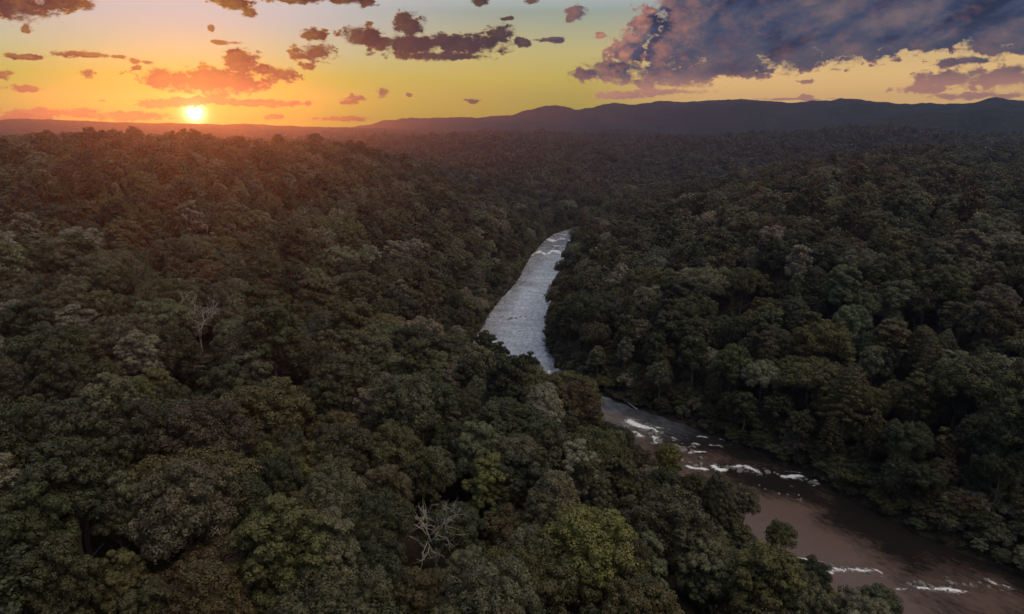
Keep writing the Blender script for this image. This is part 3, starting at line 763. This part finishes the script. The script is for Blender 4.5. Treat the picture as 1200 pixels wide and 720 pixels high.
# undergrowth along the banks, small and dense
us, ut = [], []
ru = np.random.default_rng(8)
vis_s = np.where((RIV[:,1] < 900) & (RIV[:,1] > 20))[0]
sel = ru.choice(vis_s, 6500)
offs = ru.uniform(.0, 1.0, 6500)**2*32+.3; sg = ru.choice([-1, 1], 6500)
ux = RIV[sel,0] - RT[sel,1]*(RIV[sel,2]+offs)*sg; uy = RIV[sel,1] + RT[sel,0]*(RIV[sel,2]+offs)*sg
for bx, by, r_, t_, l_ in OPEN[:2]:      # low growth in the open patches
    dc = np.array([-bx, -by])/math.hypot(bx, by); q1 = ru.uniform(2.5, 2.2*t_, 60); q2 = ru.uniform(-l_, l_, 60)
    ux = np.concatenate([ux, bx+dc[0]*q1-dc[1]*q2]); uy = np.concatenate([uy, by+dc[1]*q1+dc[0]*q2])
urd = river_dist(ux, uy); uok = urd[0] > .2; ux, uy = ux[uok], uy[uok]; urd = tuple(a[uok] for a in urd)
uz = height(ux, uy, urd); upk, utn, utint, usc = plant(ux, uy, 5); upk = np.where(upk >= NP-3, upk % 4, upk)
usc = ru.uniform(.26, .62, len(ux))*np.clip(.40+urd[0]/10, .42, 1.0); usc = np.where(urd[0] > 34, usc*.85, usc)
FX = np.concatenate([X[rest], ux]); FY = np.concatenate([Y[rest], uy]); FZ = np.concatenate([Z[rest], uz-8.2*usc*.8])
far = lod[rest]
pidx = np.concatenate([np.where(far == 0, pk[rest], np.where(far == 1, NP+pk[rest], 2*NP+pk[rest])), np.where(uy < 330, upk, NP+upk)]).astype(np.int32)
fs = np.concatenate([np.column_stack([sc[rest], sc[rest], hz_[rest]]), np.column_stack([usc*1.3, usc*1.3, usc*.8])])
frz = np.concatenate([rz[rest], ru.uniform(0, 6.28, len(ux))]); ft = np.concatenate([tint[rest], utint])
kf = np.clip((np.hypot(FX, FY)-500)/900, 0, .65)[:,None]; ft = ft*(1-kf) + np.array([.050,.048,.024])*kf     # far off, one kind of mixed wood
me = bpy.data.meshes.new('forest'); me.from_pydata(np.column_stack([FX, FY, FZ]), [], [])
me.attributes.new('proto', 'INT', 'POINT').data.foreach_set('value', pidx)
me.attributes.new('scl', 'FLOAT_VECTOR', 'POINT').data.foreach_set('vector', fs.astype(np.float32).ravel())
me.attributes.new('rot', 'FLOAT_VECTOR', 'POINT').data.foreach_set('vector', np.column_stack([np.zeros((len(frz), 2)), frz]).astype(np.float32).ravel())
me.attributes.new('tint', 'FLOAT_COLOR', 'POINT').data.foreach_set('color', np.column_stack([ft, np.ones(len(ft))]).astype(np.float32).ravel())
forest = bpy.data.objects.new('forest', me); col.objects.link(forest)
tag(forest, 'dense mixed forest covering the valley slopes and plateau to the horizon', 'forest', kind='stuff')
gt = bpy.data.node_groups.new('ForestTrees', 'GeometryNodeTree')
gt.interface.new_socket('Geometry', in_out='INPUT', socket_type='NodeSocketGeometry'); gt.interface.new_socket('Geometry', in_out='OUTPUT', socket_type='NodeSocketGeometry')
gn = NT(gt); gI = gn.new('NodeGroupInput'); gO = gn.new('NodeGroupOutput')
iop = gn.new('GeometryNodeInstanceOnPoints'); ci = gn.new('GeometryNodeCollectionInfo'); ci.inputs['Collection'].default_value = protos
ci.inputs['Separate Children'].default_value = True; ci.inputs['Reset Children'].default_value = True
def attr(nm, dt):
    a = gn.new('GeometryNodeInputNamedAttribute', data_type=dt); a.inputs['Name'].default_value = nm
    return next(o for o in a.outputs if o.enabled and o.name == 'Attribute')
iop.inputs['Pick Instance'].default_value = True
gn.l.new(gI.outputs[0], iop.inputs['Points']); gn.l.new(ci.outputs[0], iop.inputs['Instance'])
gn.l.new(attr('proto', 'INT'), iop.inputs['Instance Index']); gn.l.new(attr('rot', 'FLOAT_VECTOR'), iop.inputs['Rotation']); gn.l.new(attr('scl', 'FLOAT_VECTOR'), iop.inputs['Scale'])
gn.l.new(iop.outputs[0], gO.inputs[0])
md = forest.modifiers.new('trees', 'NODES'); md.node_group = gt
print('forest instances', len(FX))

# ------------------------------------------------------------------ bare dead trees
def bare_tree(x, y, z, H, seed, label, spread, rot=0.0):
    r = np.random.default_rng(seed)
    e = bpy.data.objects.new('bare_tree', None); col.objects.link(e); e.location = (x, y, z); e.rotation_euler = (0, 0, rot); tag(e, label, 'dead tree')
    zt = H*.62; zz = np.linspace(-1, zt, 8); off = np.cumsum(r.normal(size=(8, 2))*.12, axis=0); pts = np.column_stack([off, zz])
    v, f = tube(pts, np.linspace(.38, .22, 8), 9); mesh_obj('trunk', v, f, M_DEAD, e, smooth=True)
    def grow(p, d, L_, rad, lev, acc):
        n = 6; q = [p]; dd = d
        for s in range(n):
            dd = unit(dd + r.normal(size=3)*.16 + np.array([0, 0, .05])); q.append(q[-1] + dd*L_/n)
        acc.append(tube(np.array(q), np.linspace(rad, rad*.35, n+1), 6 if lev < 2 else 4))
        if lev < 3:
            for k in range(r.integers(3, 6)):
                b = q[r.integers(2, n+1)]; nd = unit(dd*.75 + r.normal(size=3)*.6)
                grow(b, nd, L_*r.uniform(.42, .68), rad*.52, lev+1, acc)
    nl = 6
    for k in range(nl):
        an = k*2*math.pi/nl + r.uniform(-.3, .3); acc = []
        d = unit(np.array([math.cos(an)*spread, math.sin(an)*spread, 1.0])); b = pts[-1-(k % 3)]
        grow(b, d, H*r.uniform(.36, .5), .0125*H, 0, acc); v, f = joined(acc); mesh_obj('limb', v, f, M_DEAD, e, smooth=True)
    return e
(b1, b2) = bare_spots
bare_tree(*b1, 21, 3, 'large bare dead tree with pale forked limbs on the slope', 1.25, .4)
bare_tree(*b2, 17, 9, 'small bare tree with dense pale twigs low on the slope', .75)

# ------------------------------------------------------------------ rocks, log, bank shrubs
def rock_mesh(seed):
    r = np.random.default_rng(seed); v = ICO_V.copy()
    for _ in range(9):
        d = unit(r.normal(size=3)); lim = r.uniform(.55, .85); t = v@d; v = v - np.maximum(t-lim, 0)[:,None]*d
    v += .04*r.normal(size=v.shape); me_ = bpy.data.meshes.new('rock'); me_.from_pydata(v*np.array([1, .8, .5]), [], ICO_F.tolist()); me_.materials.append(M_ROCK); me_.update(); return me_
rocks = [rock_mesh(300+i) for i in range(6)]
rr_ = np.random.default_rng(4)
def rocks_at(pix, n, spread, lo, hi, label, group):
    for k in range(n):
        a = pix[rr_.integers(0, len(pix)-1)] if len(pix) > 1 else pix[0]; i0 = rr_.integers(0, max(1, len(pix)-1)); t = rr_.random()
        p0, p1 = pix[i0], pix[min(i0+1, len(pix)-1)]
        x, y = water_at(p0[0]*(1-t)+p1[0]*t, p0[1]*(1-t)+p1[1]*t); x += rr_.normal()*spread; y += rr_.normal()*spread
        d = river_dist([x], [y])[0][0]
        if d > 1.5: continue
        o = bpy.data.objects.new('rock', rocks[rr_.integers(0, 6)]); col.objects.link(o); s = rr_.uniform(lo, hi)
        o.location = (x, y, .05*s); o.scale = (s, s*rr_.uniform(.6, 1.1), s*rr_.uniform(.5, 1.0)); o.rotation_euler = (0, 0, rr_.uniform(0, 6.28)); tag(o, label, 'rock', group)
rocks_at([(740,500),(766,510),(790,522),(812,530)], 26, 2.2, .5, 1.9, 'dark wet rock amid white water at the upper end of the rapids', 'rocks at the upper end of the rapids')
rocks_at([(802,543),(856,550),(905,556),(955,566)], 26, 1.3, .5, 1.7, 'dark wet rock along the white ledge of the main rapid', 'rocks along the main white ledge')
rocks_at([(870,578),(900,574),(960,590)], 8, 1.4, .4, 1.0, 'low dark rock in slack water just below the main white ledge', 'rocks just below the main ledge')
rocks_at([(905,656),(960,662),(1030,671)], 18, 1.0, .4, 1.1, 'small dark rock along the broken ledge in the brown pool', 'rocks along the broken ledge')
rocks_at([(1050,688),(1110,686),(1190,690)], 18, 1.2, .4, 1.2, 'small dark rock among the white riffles at the lower right', 'rocks in the lower right riffles')
rocks_at([(622,290),(640,289),(662,291)], 14, 2.0, .8, 2.2, 'dark rock on the ledge across the far upstream shoal', 'rocks on the far upstream ledge')
rocks_at([(658,325),(652,340),(645,358),(640,380),(640,400),(648,425)], 26, 1.2, .7, 2.0, 'dark rock in shallow water under the far bank upstream', 'rocks under the far bank upstream')
rocks_at([(602,373),(612,371),(590,376)], 7, 1.4, .6, 1.6, 'flat dark rock off the near bank of the pale upstream reach', 'rocks off the near bank upstream')
lx0, ly0 = water_at(732, 472); lx1, ly1 = water_at(747, 482)
lp = np.array([[lx0+(lx1-lx0)*t, ly0+(ly1-ly0)*t, .75+.12*math.sin(t*5)] for t in np.linspace(0, 1, 8)])
lv, lf = tube(lp, np.linspace(.45, .25, 8), 8); tag(mesh_obj('log', lv, lf, M_DEAD, smooth=True), 'pale fallen log lying in the water above the rapids', 'log')
SHR = [(656,322),(653,336),(647,350),(643,366),(641,392),(646,412),(652,428)]
shrub_me = [crown_mesh('ragged', 900+i, 3500, .30, M_LEAF) for i in range(2)]
ORD = ['farthest upstream of the seven dark shrubs on the rocky far bank', 'second farthest of the seven shrubs on the rocky far bank', 'third farthest of the seven shrubs on the rocky far bank', 'middle one of the seven shrubs on the rocky far bank',
       'third nearest of the seven shrubs on the rocky far bank', 'second nearest of the seven shrubs on the rocky far bank', 'nearest of the seven shrubs on the rocky far bank, beside white water']
for k, (sx, sy) in enumerate(SHR):
    x, y = water_at(sx, sy+3); e = bpy.data.objects.new('shrub', shrub_me[k % 2]); col.objects.link(e)
    s = rr_.uniform(.22, .34); e.location = (x, y, -10.2*s+.2); e.scale = (s, s, s*1.0); e.color = (.034,.036,.018,1); e.rotation_euler = (0, 0, k*1.3); tag(e, ORD[k], 'shrub', 'shrubs on the rocky far bank')

# ------------------------------------------------------------------ two pale houses on the far plateau
def plain(name, c, rough=.7):
    m, n = new_mat(name); p = n.new('ShaderNodeTexCoord').outputs['Object']
    b = n.new('ShaderNodeBsdfPrincipled'); n.put(b.inputs['Base Color'], n.mix(n.ss(n.noise(p, 1.5, 4), .3, .7, 0, .25), c, tuple(q*.7 for q in c[:3])+(1,))); b.inputs['Roughness'].default_value = rough
    o = n.new('ShaderNodeOutputMaterial'); n.l.new(b.outputs[0], o.inputs[0]); return m
M_WALL = plain('white siding', (.78,.77,.74,1)); M_ROOF = plain('grey roof', (.16,.15,.15,1)); M_GLASS = plain('window glass', (.04,.045,.05,1), .15); M_DOOR = plain('door paint', (.12,.07,.05,1))
def box(x0, x1, y0, y1, z0, z1):
    v = np.array([[x, y, z] for z in (z0, z1) for y in (y0, y1) for x in (x0, x1)], float)
    return v, [[0,2,3,1],[4,5,7,6],[0,1,5,4],[2,6,7,3],[0,4,6,2],[1,3,7,5]]
def house(px, py, L_, D_, label, rot):
    x, y, z, t = on_canopy(px, py, 7.0)
    z = float(height([x], [y])[0])+8
    e = bpy.data.objects.new('house', None); col.objects.link(e); e.location = (x, y, z); e.rotation_euler = (0, 0, rot); tag(e, label, 'house')
    h, g_ = 5.6, 2.6
    v = np.array([[-L_/2,-D_/2,-10],[L_/2,-D_/2,-10],[L_/2,D_/2,-10],[-L_/2,D_/2,-10],[-L_/2,-D_/2,h],[L_/2,-D_/2,h],[L_/2,D_/2,h],[-L_/2,D_/2,h],[-L_/2,0,h+g_],[L_/2,0,h+g_]], float)
    mesh_obj('wall', v, [[0,1,5,4],[2,3,7,6],[3,0,4,8,7],[1,2,6,9,5]], M_WALL, e)
    o_ = .4; parts = []
    for s in (-1, 1):
        a = np.array([[-L_/2-o_, s*(D_/2+o_), h-.2], [L_/2+o_, s*(D_/2+o_), h-.2], [L_/2+o_, 0, h+g_+.12], [-L_/2-o_, 0, h+g_+.12]]); b = a+np.array([0,0,.2])
        parts.append((np.vstack([a, b]), [[3,2,1,0],[4,5,6,7],[0,1,5,4],[2,3,7,6],[1,2,6,5],[3,0,4,7]]))
    v, f = joined(parts); ro = mesh_obj('roof', v, f, M_ROOF, e)
    v, f = box(L_*.2, L_*.2+.9, -.45, .45, h+1.5, h+g_+1.3); mesh_obj('chimney', v, f, M_ROOF, ro)
    for wx_ in (-L_*.34, -L_*.12, L_*.34):
        v, f = box(wx_-.6, wx_+.6, -D_/2-.06, -D_/2+.05, 1.0, 2.5); mesh_obj('window', v, f, M_GLASS, e)
    v, f = box(L_*.08, L_*.08+1.1, -D_/2-.07, -D_/2+.05, 0, 2.2); mesh_obj('door', v, f, M_DOOR, e)
    return e, x, y
house(889, 145, 15, 9, 'brighter white house among trees on the far plateau', .35)
house(783, 142, 13, 9, 'faint pale house on the far plateau, below the mountain range', -.2)

# ------------------------------------------------------------------ evening haze
v, f = box(-3450, 3450, -3420, 3520, -5, 226)
hz = mesh_obj('haze', v, f, [], None)
m, n = new_mat('haze'); pv = n.new('ShaderNodeVolumePrincipled'); pv.inputs['Color'].default_value = (.40, .57, 1.0, 1); pv.inputs['Density'].default_value = 1.42e-4; pv.inputs['Anisotropy'].default_value = .81
o = n.new('ShaderNodeOutputMaterial'); n.l.new(pv.outputs[0], o.inputs['Volume']); hz.data.materials.append(m)
tag(hz, 'thin evening haze lying over the valley and the plateau', 'haze', kind='stuff')
